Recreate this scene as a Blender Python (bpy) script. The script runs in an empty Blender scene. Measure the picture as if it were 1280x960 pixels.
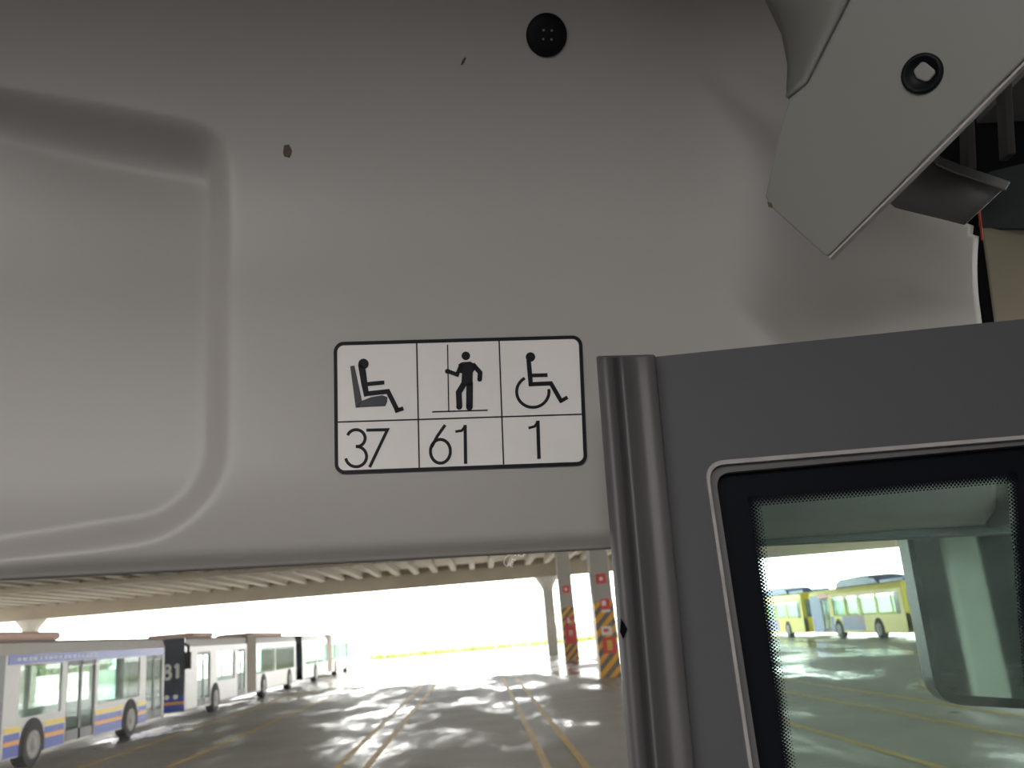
import bpy, bmesh, math, random
from mathutils import Vector, Matrix, noise
random.seed(7)
sc = bpy.context.scene
COL = sc.collection
R = math.radians

# ------------------------------------------------------------------ camera
FPX, VPX, VPY, ROLL, EYE = 1100.0, 600.0, 790.0, R(5), 2.2
CF = Vector(((VPX-640)/FPX, (VPY-480)/FPX, 1)).normalized()
_h = Vector((math.cos(ROLL), -math.sin(ROLL), 0))
CX = (_h - _h.dot(CF)*CF).normalized()
CZ = CX.cross(CF)
CAMP = Vector((0, 0, EYE))
def c2w(c): return Vector((c.dot(CX), c.dot(CF), c.dot(CZ)))
cam = bpy.data.objects.new('camera', bpy.data.cameras.new('camera'))
COL.objects.link(cam)
cam.data.sensor_width = 36
cam.data.lens = FPX/1280*36
cam.data.clip_start = 0.02
cam.data.clip_end = 1000
rt, up, bk = c2w(Vector((1, 0, 0))), c2w(Vector((0, -1, 0))), c2w(Vector((0, 0, -1)))
M = Matrix((rt, up, bk)).transposed().to_4x4()
M.translation = CAMP
cam.matrix_world = M
cam.data.dof.use_dof = True
cam.data.dof.focus_distance = 0.58
cam.data.dof.aperture_fstop = 18
sc.camera = cam

# ------------------------------------------------------------------ sky, exposure
w = bpy.data.worlds.new('world'); sc.world = w; w.use_nodes = True
bg = w.node_tree.nodes['Background']
bg.inputs[0].default_value = (1.0, 0.985, 0.955, 1)
bg.inputs[1].default_value = 6.0
sc.view_settings.view_transform = 'Standard'
sc.view_settings.look = 'None'
sc.view_settings.gamma = 1
sc.view_settings.exposure = 0.7
sc.view_settings.use_curve_mapping = False

FILL = 27.0   # brightness of the fill lamps added behind the camera
# ------------------------------------------------------------------ helpers
def ray(x, y): return c2w(Vector(((x-640)/FPX, (y-480)/FPX, 1)))
def atY(x, y, Y):
    d = ray(x, y); return CAMP + d*(Y/d.y)
def atX(x, y, X):
    d = ray(x, y); return CAMP + d*(X/d.x)
def on_ground(x, y):
    d = ray(x, y); return CAMP + d*(-EYE/d.z)
def on_plane(x, y, p, n):
    d = ray(x, y); return CAMP + d*((p-CAMP).dot(n)/d.dot(n))
def sstep(a, b, x):
    t = max(0, min(1, (x-a)/(b-a))); return t*t*(3-2*t)

def mat(name, col, rough=0.5, metal=0, var=0.0, vscale=8, bump=0.0, bscale=200, spec=0.5, **kw):
    m = bpy.data.materials.new(name); m.use_nodes = True
    nt = m.node_tree; b = nt.nodes['Principled BSDF']
    b.inputs['Base Color'].default_value = (*col, 1)
    b.inputs['Roughness'].default_value = rough
    b.inputs['Metallic'].default_value = metal
    b.inputs['Specular IOR Level'].default_value = spec
    tc = nt.nodes.new('ShaderNodeTexCoord')
    if var:
        n = nt.nodes.new('ShaderNodeTexNoise'); n.inputs['Scale'].default_value = vscale; n.inputs['Detail'].default_value = 5
        nt.links.new(tc.outputs['Object'], n.inputs['Vector'])
        mx = nt.nodes.new('ShaderNodeMix'); mx.data_type = 'RGBA'
        mx.inputs[6].default_value = (*[max(0, c*(1-var)) for c in col], 1)
        mx.inputs[7].default_value = (*[min(1, c*(1+var)) for c in col], 1)
        nt.links.new(n.outputs['Fac'], mx.inputs[0]); nt.links.new(mx.outputs[2], b.inputs['Base Color'])
    if bump:
        n = nt.nodes.new('ShaderNodeTexNoise'); n.inputs['Scale'].default_value = bscale; n.inputs['Detail'].default_value = 3
        nt.links.new(tc.outputs['Object'], n.inputs['Vector'])
        bp = nt.nodes.new('ShaderNodeBump'); bp.inputs['Strength'].default_value = bump; bp.inputs['Distance'].default_value = 0.002
        nt.links.new(n.outputs['Fac'], bp.inputs['Height']); nt.links.new(bp.outputs['Normal'], b.inputs['Normal'])
    return m

def glass_mat(name, tint, dust, dustcol, gloss=0.06, scale=6, trans=True):
    """thin sheet: clear glass with a faint gloss and a film of dust that scatters light"""
    m = bpy.data.materials.new(name); m.use_nodes = True
    nt = m.node_tree; nt.nodes.clear(); L = nt.links.new
    out = nt.nodes.new('ShaderNodeOutputMaterial')
    tr = nt.nodes.new('ShaderNodeBsdfTransparent'); tr.inputs[0].default_value = (*tint, 1)
    gl = nt.nodes.new('ShaderNodeBsdfGlossy'); gl.inputs['Roughness'].default_value = 0.02
    mx = nt.nodes.new('ShaderNodeMixShader'); mx.inputs[0].default_value = gloss
    L(tr.outputs[0], mx.inputs[1]); L(gl.outputs[0], mx.inputs[2])
    df = nt.nodes.new('ShaderNodeBsdfTranslucent' if trans else 'ShaderNodeBsdfDiffuse'); df.inputs[0].default_value = (*dustcol, 1)
    tc = nt.nodes.new('ShaderNodeTexCoord')
    n = nt.nodes.new('ShaderNodeTexNoise'); n.inputs['Scale'].default_value = scale; n.inputs['Detail'].default_value = 8; n.inputs['Roughness'].default_value = 0.65
    L(tc.outputs['Object'], n.inputs['Vector'])
    mr = nt.nodes.new('ShaderNodeMapRange'); mr.inputs[1].default_value = 0.3; mr.inputs[2].default_value = 0.8
    mr.inputs[3].default_value = dust*0.5; mr.inputs[4].default_value = dust*1.7
    L(n.outputs['Fac'], mr.inputs[0])
    m2 = nt.nodes.new('ShaderNodeMixShader'); L(mr.outputs[0], m2.inputs[0]); L(mx.outputs[0], m2.inputs[1]); L(df.outputs[0], m2.inputs[2])
    L(m2.outputs[0], out.inputs[0])
    return m

def obj(name, verts, faces, m, parent=None, smooth=False):
    me = bpy.data.meshes.new(name); me.from_pydata([tuple(v) for v in verts], [], faces)
    me.materials.append(m)
    bm = bmesh.new(); bm.from_mesh(me)
    bmesh.ops.recalc_face_normals(bm, faces=bm.faces); bm.to_mesh(me); bm.free()
    if smooth:
        for p in me.polygons: p.use_smooth = True
    o = bpy.data.objects.new(name, me); COL.objects.link(o)
    if parent:
        o.parent = parent; o.matrix_parent_inverse = parent.matrix_world.inverted()
    return o

class MB:
    def __init__(s): s.v = []; s.f = []
    def add(s, v, f):
        o = len(s.v); s.v += [Vector(p) for p in v]; s.f += [[i+o for i in q] for q in f]; return s
    def box(s, a, b):
        x0, y0, z0 = [min(p, q) for p, q in zip(a, b)]; x1, y1, z1 = [max(p, q) for p, q in zip(a, b)]
        return s.add([(x0,y0,z0),(x1,y0,z0),(x1,y1,z0),(x0,y1,z0),(x0,y0,z1),(x1,y0,z1),(x1,y1,z1),(x0,y1,z1)],
                     [(0,3,2,1),(4,5,6,7),(0,1,5,4),(1,2,6,5),(2,3,7,6),(3,0,4,7)])
    def prism(s, poly, d):
        n = len(poly); d = Vector(d); P = [Vector(p) for p in poly]
        return s.add(P+[p+d for p in P], [list(range(n))[::-1], [i+n for i in range(n)]]+[(i,(i+1)%n,(i+1)%n+n,i+n) for i in range(n)])
    def ring(s, outer, inner, d):
        """closed band between two loops of equal length, with thickness d"""
        n = len(outer); d = Vector(d); A = [Vector(p) for p in outer]; B = [Vector(p) for p in inner]
        f = []
        for i in range(n):
            j = (i+1)%n
            f += [(i,j,j+n,i+n), (i+2*n,i+3*n,j+3*n,j+2*n), (i,i+2*n,j+2*n,j), (i+n,j+n,j+3*n,i+3*n)]
        return s.add(A+B+[p+d for p in A]+[p+d for p in B], f)
    def tube(s, pts, r, n=8):
        P = [Vector(p) for p in pts]; rings = []
        for i, p in enumerate(P):
            t = (P[min(i+1,len(P)-1)]-P[max(i-1,0)]).normalized()
            a = t.cross(Vector((0,0,1)) if abs(t.z) < .9 else Vector((1,0,0))).normalized(); b = t.cross(a)
            rings.append([p+(a*math.cos(2*math.pi*k/n)+b*math.sin(2*math.pi*k/n))*r for k in range(n)])
        v = [q for g in rings for q in g]; f = []
        for i in range(len(P)-1):
            for k in range(n): f.append((i*n+k, i*n+(k+1)%n, (i+1)*n+(k+1)%n, (i+1)*n+k))
        f += [list(range(n)), [len(v)-n+k for k in range(n)]]
        return s.add(v, f)
    def cylx(s, c, r, x0, x1, n=24, half=False):
        a = [(x0, c[0]+r*math.cos(2*math.pi*k/n), c[1]+r*math.sin(2*math.pi*k/n)) for k in range(n)]
        return s.prism(a, (x1-x0, 0, 0))
    def lathe(s, c, nrm, prof, n=32):
        """prof: (radius, height along nrm)"""
        c = Vector(c); nrm = Vector(nrm).normalized(); a = nrm.orthogonal().normalized(); b = nrm.cross(a)
        v = []; f = []
        for r_, h in prof:
            v += [c+nrm*h+(a*math.cos(2*math.pi*k/n)+b*math.sin(2*math.pi*k/n))*r_ for k in range(n)]
        for i in range(len(prof)-1):
            for k in range(n): f.append((i*n+k, i*n+(k+1)%n, (i+1)*n+(k+1)%n, (i+1)*n+k))
        f.append([len(v)-n+k for k in range(n)])
        return s.add(v, f)
    def build(s, name, m, parent=None, smooth=False): return obj(name, s.v, s.f, m, parent, smooth)

def empty(name, loc):
    o = bpy.data.objects.new(name, None); COL.objects.link(o); o.location = loc
    o.empty_display_size = 0.05; bpy.context.view_layer.update(); return o
def tag(o, label, cat, group=None):
    o['label'] = label; o['category'] = cat
    if group: o['group'] = group
    return o
def struct(o, label=None):
    o['kind'] = 'structure'
    if label: o['label'] = label
    return o
def bevel(o, wd=0.002, seg=2, ang=30):
    b = o.modifiers.new('bevel', 'BEVEL'); b.width = wd; b.segments = seg; b.limit_method = 'ANGLE'; b.angle_limit = R(ang)
    return o

def ribbon(pts, wd, closed=False):
    """2-D stroke outline of constant width"""
    P = [Vector(p).to_2d() if len(p) > 2 else Vector(p) for p in pts]; n = len(P); L_, R_ = [], []
    for i in range(n):
        if closed: a, b = P[i-1], P[(i+1)%n]
        else: a, b = P[max(i-1,0)], P[min(i+1,n-1)]
        d1 = (P[i]-a); d2 = (b-P[i])
        if d1.length < 1e-9: d1 = d2
        if d2.length < 1e-9: d2 = d1
        d1.normalize(); d2.normalize()
        t = (d1+d2).normalized(); nn = Vector((-t.y, t.x)); c = max(0.5, nn.dot(Vector((-d1.y, d1.x))))
        L_.append(P[i]+nn*wd/2/c); R_.append(P[i]-nn*wd/2/c)
    return L_, R_

# ------------------------------------------------------------------ materials
m_panel = mat('cream_grey_plastic', (0.40, 0.38, 0.362), 0.42, var=0.05, vscale=5, bump=0.04, bscale=900)
m_cover = mat('grey_green_plastic', (0.20, 0.202, 0.184), 0.45, var=0.04, vscale=7, bump=0.04, bscale=900)
m_black = mat('black_plastic', (0.006, 0.007, 0.009), 0.5, spec=0.15)
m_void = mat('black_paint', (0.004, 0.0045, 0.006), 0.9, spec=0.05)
m_darkgrey = mat('charcoal_plastic', (0.058, 0.058, 0.062), 0.6, var=0.08, vscale=9, bump=0.08, bscale=1200)
m_post = mat('dark_grey_rubber', (0.085, 0.08, 0.083), 0.5, var=0.25, vscale=14)
m_trim = mat('worn_grey_trim', (0.30, 0.28, 0.27), 0.5, var=0.4, vscale=60)
m_frit = mat('black_ceramic_print', (0.003, 0.004, 0.007), 0.5, spec=0.08)
m_sticker = mat('white_vinyl', (0.80, 0.77, 0.745), 0.4, var=0.04, vscale=40)
m_ink = mat('black_ink', (0.012, 0.013, 0.018), 0.5, spec=0.2)
m_ink2 = mat('faded_ink', (0.03, 0.032, 0.042), 0.4)
m_metal = mat('dull_zinc', (0.20, 0.195, 0.185), 0.45, metal=0.3, var=0.15, vscale=30)
m_olive = mat('olive_beige_plastic', (0.20, 0.175, 0.115), 0.5, var=0.12, vscale=18)
m_red = mat('red_cable', (0.6, 0.08, 0.03), 0.5)
m_dirt = mat('brown_dirt', (0.10, 0.075, 0.05), 0.8, var=0.6, vscale=300)
m_cabin = mat('cabin_plastic', (0.16, 0.16, 0.16), 0.7)
m_cabinfloor = mat('cabin_floor', (0.045, 0.045, 0.05), 0.7)
g_screen = glass_mat('dusty_windscreen', (0.97, 0.985, 0.98), 0.045, (0.9, 0.88, 0.85), 0.03, 5)
g_door = glass_mat('green_tinted_glass', (0.86, 0.99, 0.945), 0.05, (0.75, 0.85, 0.8), 0.012, 30)

# ------------------------------------------------------------------ own bus: front header panel (wall_front)
YAW = R(8)
PO = atY(575, 505, 0.62)
PU = Vector((math.cos(YAW), math.sin(YAW), 0)); PN = Vector((math.sin(YAW), -math.cos(YAW), 0))
def base_uz(x, y, wd=0.0):
    p = on_plane(x, y, PO+PN*wd, PN); return (p-PO).dot(PU), p.z
def bend(z): return 1.9*max(0, z-2.46)**2
def hit_uz(x, y):
    wd = 0
    for _ in range(12):
        u, z = base_uz(x, y, wd); wd = bend(z)
    return u, z
def P3(u, z, wd=0.0):
    p = PO+PU*u+PN*wd; p.z = z; return p
RT = [hit_uz(0, 112), hit_uz(130, 134), hit_uz(225, 152)]          # upper edge of the recess
RU = hit_uz(288, 330)[0]                                            # its right edge
RB = [hit_uz(0, 705), hit_uz(150, 682)]                             # its lower edge
BOT = [hit_uz(0, 722), hit_uz(400, 702), hit_uz(760, 683), hit_uz(1265, 650)]
def lerp_line(pts, u):
    if u <= pts[0][0]: a, b = pts[0], pts[1]
    else:
        for a, b in zip(pts, pts[1:]):
            if u <= b[0]: break
    return a[1]+(b[1]-a[1])*(u-a[0])/(b[0]-a[0])
def recess(u, z):
    zt = lerp_line(RT, u) if u > RT[0][0] else RT[0][1]+(u-RT[0][0])*-0.12
    zb = lerp_line(RB, u)
    dt, db, dr = zt-z, z-zb, RU-u
    rt_ = 0.022
    # sharp upper lip with a fillet, narrow soft right and lower creases; deepest in the upper right corner
    def corner(p, q, rad):
        if p < rad and q < rad: return rad-math.hypot(rad-p, rad-q)
        return min(p, q)
    ct = corner(dt, dr+0.022, 0.052)
    cb = corner(db, dr, 0.06)
    g = sstep(-0.46, -0.21, u)
    deep = 0.013+0.040*g*math.exp(-max(0, dt)/0.055)
    tt = max(0, min(1, (ct+.0008)/(.014+.024*g)))
    return deep*(1-(1-tt)**4)*sstep(-0.003, 0.022, cb)
UR = [hit_uz(1260, 650), hit_uz(1231, 398), hit_uz(1215, 290)]
ue = hit_uz(880, 100)[0]
def panel_w(u, z):
    k = bend(z)
    k -= recess(u, z)
    k += 0.02*sstep(ue-0.02, ue+0.10, u)*sstep(2.43, 2.56, z)          # swells towards the door gear
    zb = lerp_line(BOT, u)
    k -= 2.2*max(0, 2.335-z)**2                                        # leans away below the sticker
    k -= 0.010*(1-sstep(0, 0.016, z-zb))**2                            # rolled lower lip
    return k
TOPR = [hit_uz(1040, 235), hit_uz(1105, 256), hit_uz(1150, 273), hit_uz(1195, 284), hit_uz(1209, 290), hit_uz(1216, 300)]
us = []
uend = UR[2][0]
u = -0.80
while u < uend-.003:
    us.append(u); u += 0.012 if u < -0.36 else (0.004 if u < -0.13 else 0.006)
us.append(uend)
NZ = 250
V, Fc, clamped = [], [], []
for i, u in enumerate(us):
    zb = lerp_line(BOT, u)
    for j in range(NZ+1):
        z = zb+(2.80-zb)*j/NZ; cl = False
        if u > TOPR[0][0]:
            zt = lerp_line(TOPR, u)
            if z > zt: z = zt; cl = True
        t = max(0, (z-UR[2][1])/(UR[0][1]-UR[2][1]))
        uu = u+(UR[0][0]-UR[2][0])*t*sstep(.15, uend, u)               # the right edge leans outwards at the bottom
        V.append(P3(uu, z, panel_w(uu, z))); clamped.append(cl)
n1 = NZ+1
for i in range(len(us)-1):
    for j in range(NZ):
        q = (i*n1+j, (i+1)*n1+j, (i+1)*n1+j+1, i*n1+j+1)
        if not (clamped[q[0]] or clamped[q[1]]): Fc.append(q)
wall_front = obj('wall_front', V, Fc, m_panel, smooth=True)
struct(wall_front, 'cream grey moulded header panel above the windscreen with a recess at left')
so = wall_front.modifiers.new('solid', 'SOLIDIFY'); so.thickness = 0.004; so.offset = -1
# make the faces look at the cabin so that the thickness goes outwards
bm = bmesh.new(); bm.from_mesh(wall_front.data); bmesh.ops.delete(bm, geom=[v for v in bm.verts if not v.link_faces], context='VERTS'); bm.to_mesh(wall_front.data); bm.free()
if wall_front.data.polygons[0].normal.dot(PN) < 0: wall_front.data.flip_normals()

# marks on the panel
def blob(px, py, rpx, m, name, n=9, sx=1, sy=1, ang=0):
    poly = []
    for k in range(n):
        a = 2*math.pi*k/n; r_ = rpx*random.uniform(.75, 1.15)
        x, y = r_*math.cos(a)*sx, r_*math.sin(a)*sy
        u, z = hit_uz(px+x*math.cos(ang)-y*math.sin(ang), py+x*math.sin(ang)+y*math.cos(ang))
        poly.append(P3(u, z, panel_w(u, z)+0.0002))
    return MB().prism(poly, PN*0.0008).build(name, m, wall_front)
blob(359, 189, 8, m_dirt, 'dirt_spot', 11, .75, 1.15)['label'] = 'brown dirt spot'
blob(579, 77, 4.5, m_dirt, 'scratch', 7, .35, 1.2, 0.5)
# black round cap
u, z = hit_uz(683, 44); cp = P3(u, z, panel_w(u, z))
tz = (P3(u, z+.005, panel_w(u, z+.005))-P3(u, z-.005, panel_w(u, z-.005))).normalized()
nn = PU.cross(tz); nn = nn if nn.y < 0 else -nn
rr = 26*(cp-CAMP).dot(c2w(Vector((0, 0, 1))))/FPX
cap = MB().lathe(cp, nn, [(rr, -0.002), (rr, 0.0015), (rr*.93, 0.003), (rr*.6, 0.0038), (rr*.1, 0.004)]).build('round_cap', m_black, smooth=True)
tag(cap, 'round black plastic cap set in the upper header panel', 'cap')
a1 = PU; b1 = nn.cross(PU).normalized()
for sx_ in (-1, 1):
    for sy_ in (-1, 1):
        MB().lathe(cp+a1*sx_*rr*.2+b1*sy_*rr*.2+nn*0.0036, nn, [(0.0009, 0), (0.0009, 0.0007), (0.0004, .0009)], 8).build('pin', m_metal, cap)

# ------------------------------------------------------------------ capacity sticker (flat print on a vinyl sheet)
def S(zx, zy, lift=0.0006):
    x, y = 400+zx/3.3684, 400+zy/3.3684
    return on_plane(x, y, PO+PN*lift, PN)
st = tag(empty('capacity_sticker', S(590, 360)), 'white and black passenger capacity sticker reading 37, 61 and 1', 'sticker')
def bil(s, t, ins=0):
    a, b, c, d = [Vector(p) for p in ((57, 93), (1103, 64), (1126, 611), (62, 650))]
    return (a*(1-s)+b*s)*(1-t)+(d*(1-s)+c*s)*t
def rrect(ins, r):
    W_, H_ = 1050.0, 550.0; pts = []
    for cx_, cy_, a0 in ((ins+r, ins+r, 180), (W_-ins-r, ins+r, 270), (W_-ins-r, H_-ins-r, 0), (ins+r, H_-ins-r, 90)):
        for k in range(9):
            a = R(a0+90*k/8); pts.append(bil((cx_+r*math.cos(a))/W_, (cy_+r*math.sin(a))/H_))
    return pts
def flat(polys, name, m, lift, parent=st, th=0.00015):
    b = MB()
    for p in polys: b.prism([S(q[0], q[1], lift) for q in p], PN*th)
    return b.build(name, m, parent)
flat([rrect(6, 36)], 'vinyl_sheet', m_sticker, 0.0004)
b = MB(); b.ring([S(p.x, p.y, .00062) for p in rrect(0, 42)], [S(p.x, p.y, .00062) for p in rrect(15, 28)], PN*.00015); b.build('border', m_ink, st)
def stroke_polys(pts, wd, closed=False):
    L_, R_ = ribbon(pts, wd, closed); n = len(L_)
    return [[L_[i], L_[(i+1)%n], R_[(i+1)%n], R_[i]] for i in range(n if closed else n-1)]
def arc(c, rx, ry, a0, a1, n=24): return [(c[0]+rx*math.cos(R(a0+(a1-a0)*k/n)), c[1]+ry*math.sin(R(a0+(a1-a0)*k/n))) for k in range(n+1)]
def disc(c, r, n=24): return [(c[0]+r*math.cos(2*math.pi*k/n), c[1]+r*math.sin(2*math.pi*k/n)) for k in range(n)]
LF = 0.00062
for ln in (((407, 97), (418, 622)), ((754, 87), (773, 608)), ((72, 430), (1102, 397))):
    flat(stroke_polys(ln, 6), 'dividing_line', m_ink, LF)
def capped(pts, wd): return stroke_polys(pts, wd)
seat = flat([[(127, 195), (145, 192), (164, 280), (176, 336), (165, 369), (150, 369)], [(150, 369), (172, 342), (215, 325), (262, 317), (284, 325), (283, 345), (275, 363)]], 'seat_pictogram', m_ink2, LF)
per = flat([disc((183, 185), 22)]+[[(160, 190), (170, 182), (192, 207), (206, 318), (186, 324), (172, 262)]]+capped([(192, 311), (286, 301), (327, 383)], 20)+capped([(315, 384), (351, 372)], 17)+capped([(200, 270), (271, 263)], 17), 'seated_person_pictogram', m_ink, LF+.0002)
flat(capped([(537, 104), (542, 384)], 5)+capped([(472, 387), (706, 380)], 6), 'pole_pictogram', m_ink, LF)
flat([disc((614, 151), 18), [(583, 187), (597, 178), (632, 175), (650, 184), (658, 200), (643, 222), (642, 275), (594, 277), (598, 225), (586, 222)]]
     + capped([(596, 186), (577, 230), (536, 215)], 17)+[disc((536, 216), 10)] + capped([(643, 186), (674, 222), (672, 252)], 20)+[disc((672, 250), 10)]
     + capped([(610, 262), (584, 305), (587, 366)], 25)+[disc((586, 365), 13)] + capped([(630, 262), (629, 368)], 28)+[disc((629, 367), 14)],
     'standing_person_pictogram', m_ink, LF+.0002)
flat([disc((886, 156), 20)]+capped([(878, 168), (888, 279)], 19)+capped([(884, 234), (958, 232)], 16)+capped([(880, 271), (972, 267), (1018, 346)], 18)+capped([(1010, 344), (1042, 325)], 16)
     + capped(arc((896, 302), 68, 66, -120, -370, 36), 13), 'wheelchair_pictogram', m_ink, LF)
def digit(polys): return flat(polys, 'digit', m_ink, LF)
dw = 13
digit(capped(arc((152, 498), 38, 36, 200, 448, 24), dw)+capped(arc((152, 575), 44, 43, -92, 170, 26), dw))
digit(capped([(195, 464), (284, 462), (209, 620)], dw))
digit(capped(arc((507, 553), 42, 50, 0, 360, 32), dw)+capped([(527, 442), (494, 489), (470, 535)], dw))
digit(capped([(570, 470), (597, 466), (612, 446)], dw-2)+capped([(611, 442), (613, 606)], dw+1))
digit(capped([(878, 455), (904, 448), (917, 428)], dw-2)+capped([(917, 424), (922, 585)], dw+2))

# ------------------------------------------------------------------ door leaf folded open in front of the header's right end (door_1)
DN = Vector((-math.sin(R(4)), -math.cos(R(4)), 0)); DP = atY(900, 560, 0.50)
def D(x, y, lift=0.0): return on_plane(x, y, DP+DN*lift, DN)
door = struct(empty('door_1', D(1080, 1100)), 'charcoal folding door leaf with a black bordered window, standing open')
def loop_px(tl, tr, br, bl, r, n=8):
    """rounded quadrilateral in the leaf plane given by four picture corners"""
    q = [Vector(p) for p in (tl, tr, br, bl)]; out = []
    for i in range(4):
        p, a, b_ = q[i], q[i-1], q[(i+1)%4]
        da, db_ = (a-p).normalized(), (b_-p).normalized()
        s, e = p+da*r, p+db_*r
        for k in range(n+1):
            t = k/n; out.append(s*(1-t)**2+p*2*t*(1-t)+e*t*t)
    return out
HOLE = ((880, 577), (1340, 539), (1400, 1160), (966, 1160))
OUT = ((818, 446), (1412, 385), (1480, 1240), (892, 1240))
ho = loop_px(*HOLE, 26); oo = loop_px(*OUT, 3)
fr = MB().ring([D(p.x, p.y) for p in oo], [D(p.x, p.y) for p in ho], -DN*0.028).build('frame', m_darkgrey, door)
hi = loop_px((884.5, 582), (1335, 544), (1395, 1155), (970.5, 1155), 23)
MB().ring([D(p.x, p.y, .0025) for p in ho], [D(p.x, p.y, .0025) for p in hi], -DN*0.012).build('edge_trim', m_trim, door)
h2 = loop_px((894, 592), (1326, 552), (1385, 1146), (978, 1146), 20)
MB().ring([D(p.x, p.y, -.002) for p in hi], [D(p.x, p.y, -.002) for p in h2], -DN*0.010).build('rubber_seal', m_post, door)
CLEAR = ((934, 621), (1271, 590), (1312, 1100), (998, 1100))
gi = loop_px(*CLEAR, 3)
pane = MB().prism([D(p.x, p.y, -.010) for p in loop_px(*HOLE, 26)], -DN*0.0001).build('window_pane', g_door, door)
fb = MB().ring([D(p.x, p.y, -.0095) for p in ho], [D(p.x, p.y, -.0095) for p in gi], -DN*0.0002).build('printed_border', m_frit, pane)
# printed dots fading into the clear glass
dots = MB()
def dot(x, y, r_):
    dots.add([D(x+r_*math.cos(k*math.pi/3), y+r_*math.sin(k*math.pi/3), -.0094) for k in range(6)], [list(range(6))])
SP = 4.6
def edge_dots(a, b, inward, rows):
    a, b, inward = Vector(a), Vector(b), Vector(inward).normalized(); L_ = (b-a).length; t = (b-a).normalized(); n = int(L_/SP)
    for r_ in range(rows):
        for k in range(n+1):
            p = a+t*(k*SP+(SP/2 if r_ % 2 else 0))+inward*(0.4+r_*SP*0.62)
            dot(p.x, p.y, (2.7, 2.4, 2.1, 1.7, 1.3, .9)[r_])
c0, c1, c2, c3 = CLEAR
edge_dots(c0, c3, (1, -.13), 6); edge_dots(c0, c1, (.09, 1), 5); edge_dots(c1, c2, (-1, .08), 5)
do = dots.build('printed_dots', m_frit, pane); do['kind'] = 'stuff'

# rounded rubber edge of the leaf
prof = [(0, -.020), (0, .002), (.06, .007), (.16, .009), (.28, .006), (.36, -.002), (.44, -.003), (.54, .005), (.68, .011), (.86, .012), (1.0, .010), (1.0, -.020)]
def edge_px(t, s):
    l = Vector((745, 445)).lerp(Vector((800, 1140)), t); r_ = Vector((819, 443)).lerp(Vector((886, 1140)), t); return l.lerp(r_, s)
V, Fc = [], []; NT = 24; n = len(prof)
for i in range(NT+1):
    for s_, w_ in prof:
        p = edge_px(i/NT, s_); V.append(D(p.x, p.y, w_))
for i in range(NT):
    for k in range(n): Fc.append((i*n+k, i*n+(k+1)%n, (i+1)*n+(k+1)%n, (i+1)*n+k))
Fc += [list(range(n)), [NT*n+k for k in range(n)]]
pe = bevel(obj('rubber_edge', V, Fc, m_post, door), .0015, 2, 20); pe['label'] = 'dark rounded rubber edge'
for p in pe.data.polygons: p.use_smooth = len(p.vertices) == 4
# torn nick in the rubber
obj('nick', [D(776, 772, .0098), D(784, 786, .0098), D(779, 799, .0098), D(775, 790, .0098)], [(0, 1, 2, 3)], m_void, door)

# ------------------------------------------------------------------ hinged cover of the door gear
cov = tag(empty('mechanism_cover', atY(1000, 285, .50)), 'hinged grey plastic cover hanging open below the door mechanism', 'cover')
CP = [atY(956, 246, .505), atY(1033, 322, .500), atY(1420, -70, .345)]
CN = (CP[1]-CP[0]).cross(CP[2]-CP[0]).normalized()
if CN.y > 0: CN = -CN
def C(x, y, lift=0.0): return on_plane(x, y, CP[0]+CN*lift, CN)
face = [C(*p) for p in ((956, 246), (963, 259), (1031, 320), (1036, 320), (1420, -66), (1420, -140), (1122, -120), (1062, 0), (1010, 104), (986, 124), (974, 165))]
mf = bevel(MB().prism(face, -CN*0.004).build('front_face', m_cover, cov), .0012, 2)
# the turned side of the cover runs back to the header
fold = [(1122, -120), (1092, -60), (1062, 0), (1034, 56), (1010, 104), (986, 124)]
back = [(905, -120), (936, -60), (962, 0), (982, 40), (990, 80), (988, 122)]
V = []
for (fx, fy), (bx_, by_) in zip(fold, back):
    a = C(fx, fy, -.0005)
    for k in range(7):
        t = k/6; q = Vector((fx, fy)).lerp(Vector((bx_, by_)), t)
        dep = a.y+(0.055*t**1.3)*(1 if True else 0)
        V.append(atY(q.x, q.y, dep))
Fc = [(i*7+k, i*7+k+1, (i+1)*7+k+1, (i+1)*7+k) for i in range(5) for k in range(6)]
sf = obj('side_face', V, Fc, m_cover, cov, smooth=True)
m_ = sf.modifiers.new('solid', 'SOLIDIFY'); m_.thickness = .003
# flange along the lower edge
fl = [(1036, 321), (1160, 198), (1290, 67), (1420, -64)]
V = []
for x, y in fl: V += [C(x, y, .0006), C(x+3.2, y+3.2, -.004)]
lo = obj('edge_flange', V, [(i*2, i*2+2, i*2+3, i*2+1) for i in range(3)], m_panel, cov)
m_ = lo.modifiers.new('solid', 'SOLIDIFY'); m_.thickness = .0012
MB().prism([C(959, 252, .0004), C(965, 254, .0004), C(966, 260, .0004), C(961, 259, .0004)], CN*.0003).build('chip', m_dirt, cov)
# square-key lock
lk = empty('lock', C(1153, 92)); lk.parent = cov; lk.matrix_parent_inverse = cov.matrix_world.inverted()
lr = 24.5*(C(1153, 92)-CAMP).dot(c2w(Vector((0, 0, 1))))/FPX
MB().lathe(C(1153, 92), CN, [(lr, -.001), (lr, .0016), (lr*.93, .0026), (lr*.80, .0028), (lr*.74, .0012), (lr*.1, .0008)], 36).build('lock_ring', m_black, lk, True)
sq = [C(p[0], p[1], .001) for p in ((1142, 89), (1146, 84), (1152, 77.5), (1157, 78), (1169, 87.5), (1170, 92), (1162, 101.5), (1157, 102.5), (1146, 98))]
bevel(MB().prism(sq, CN*.0016).build('square_key', m_cover, lk), .0012)

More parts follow.
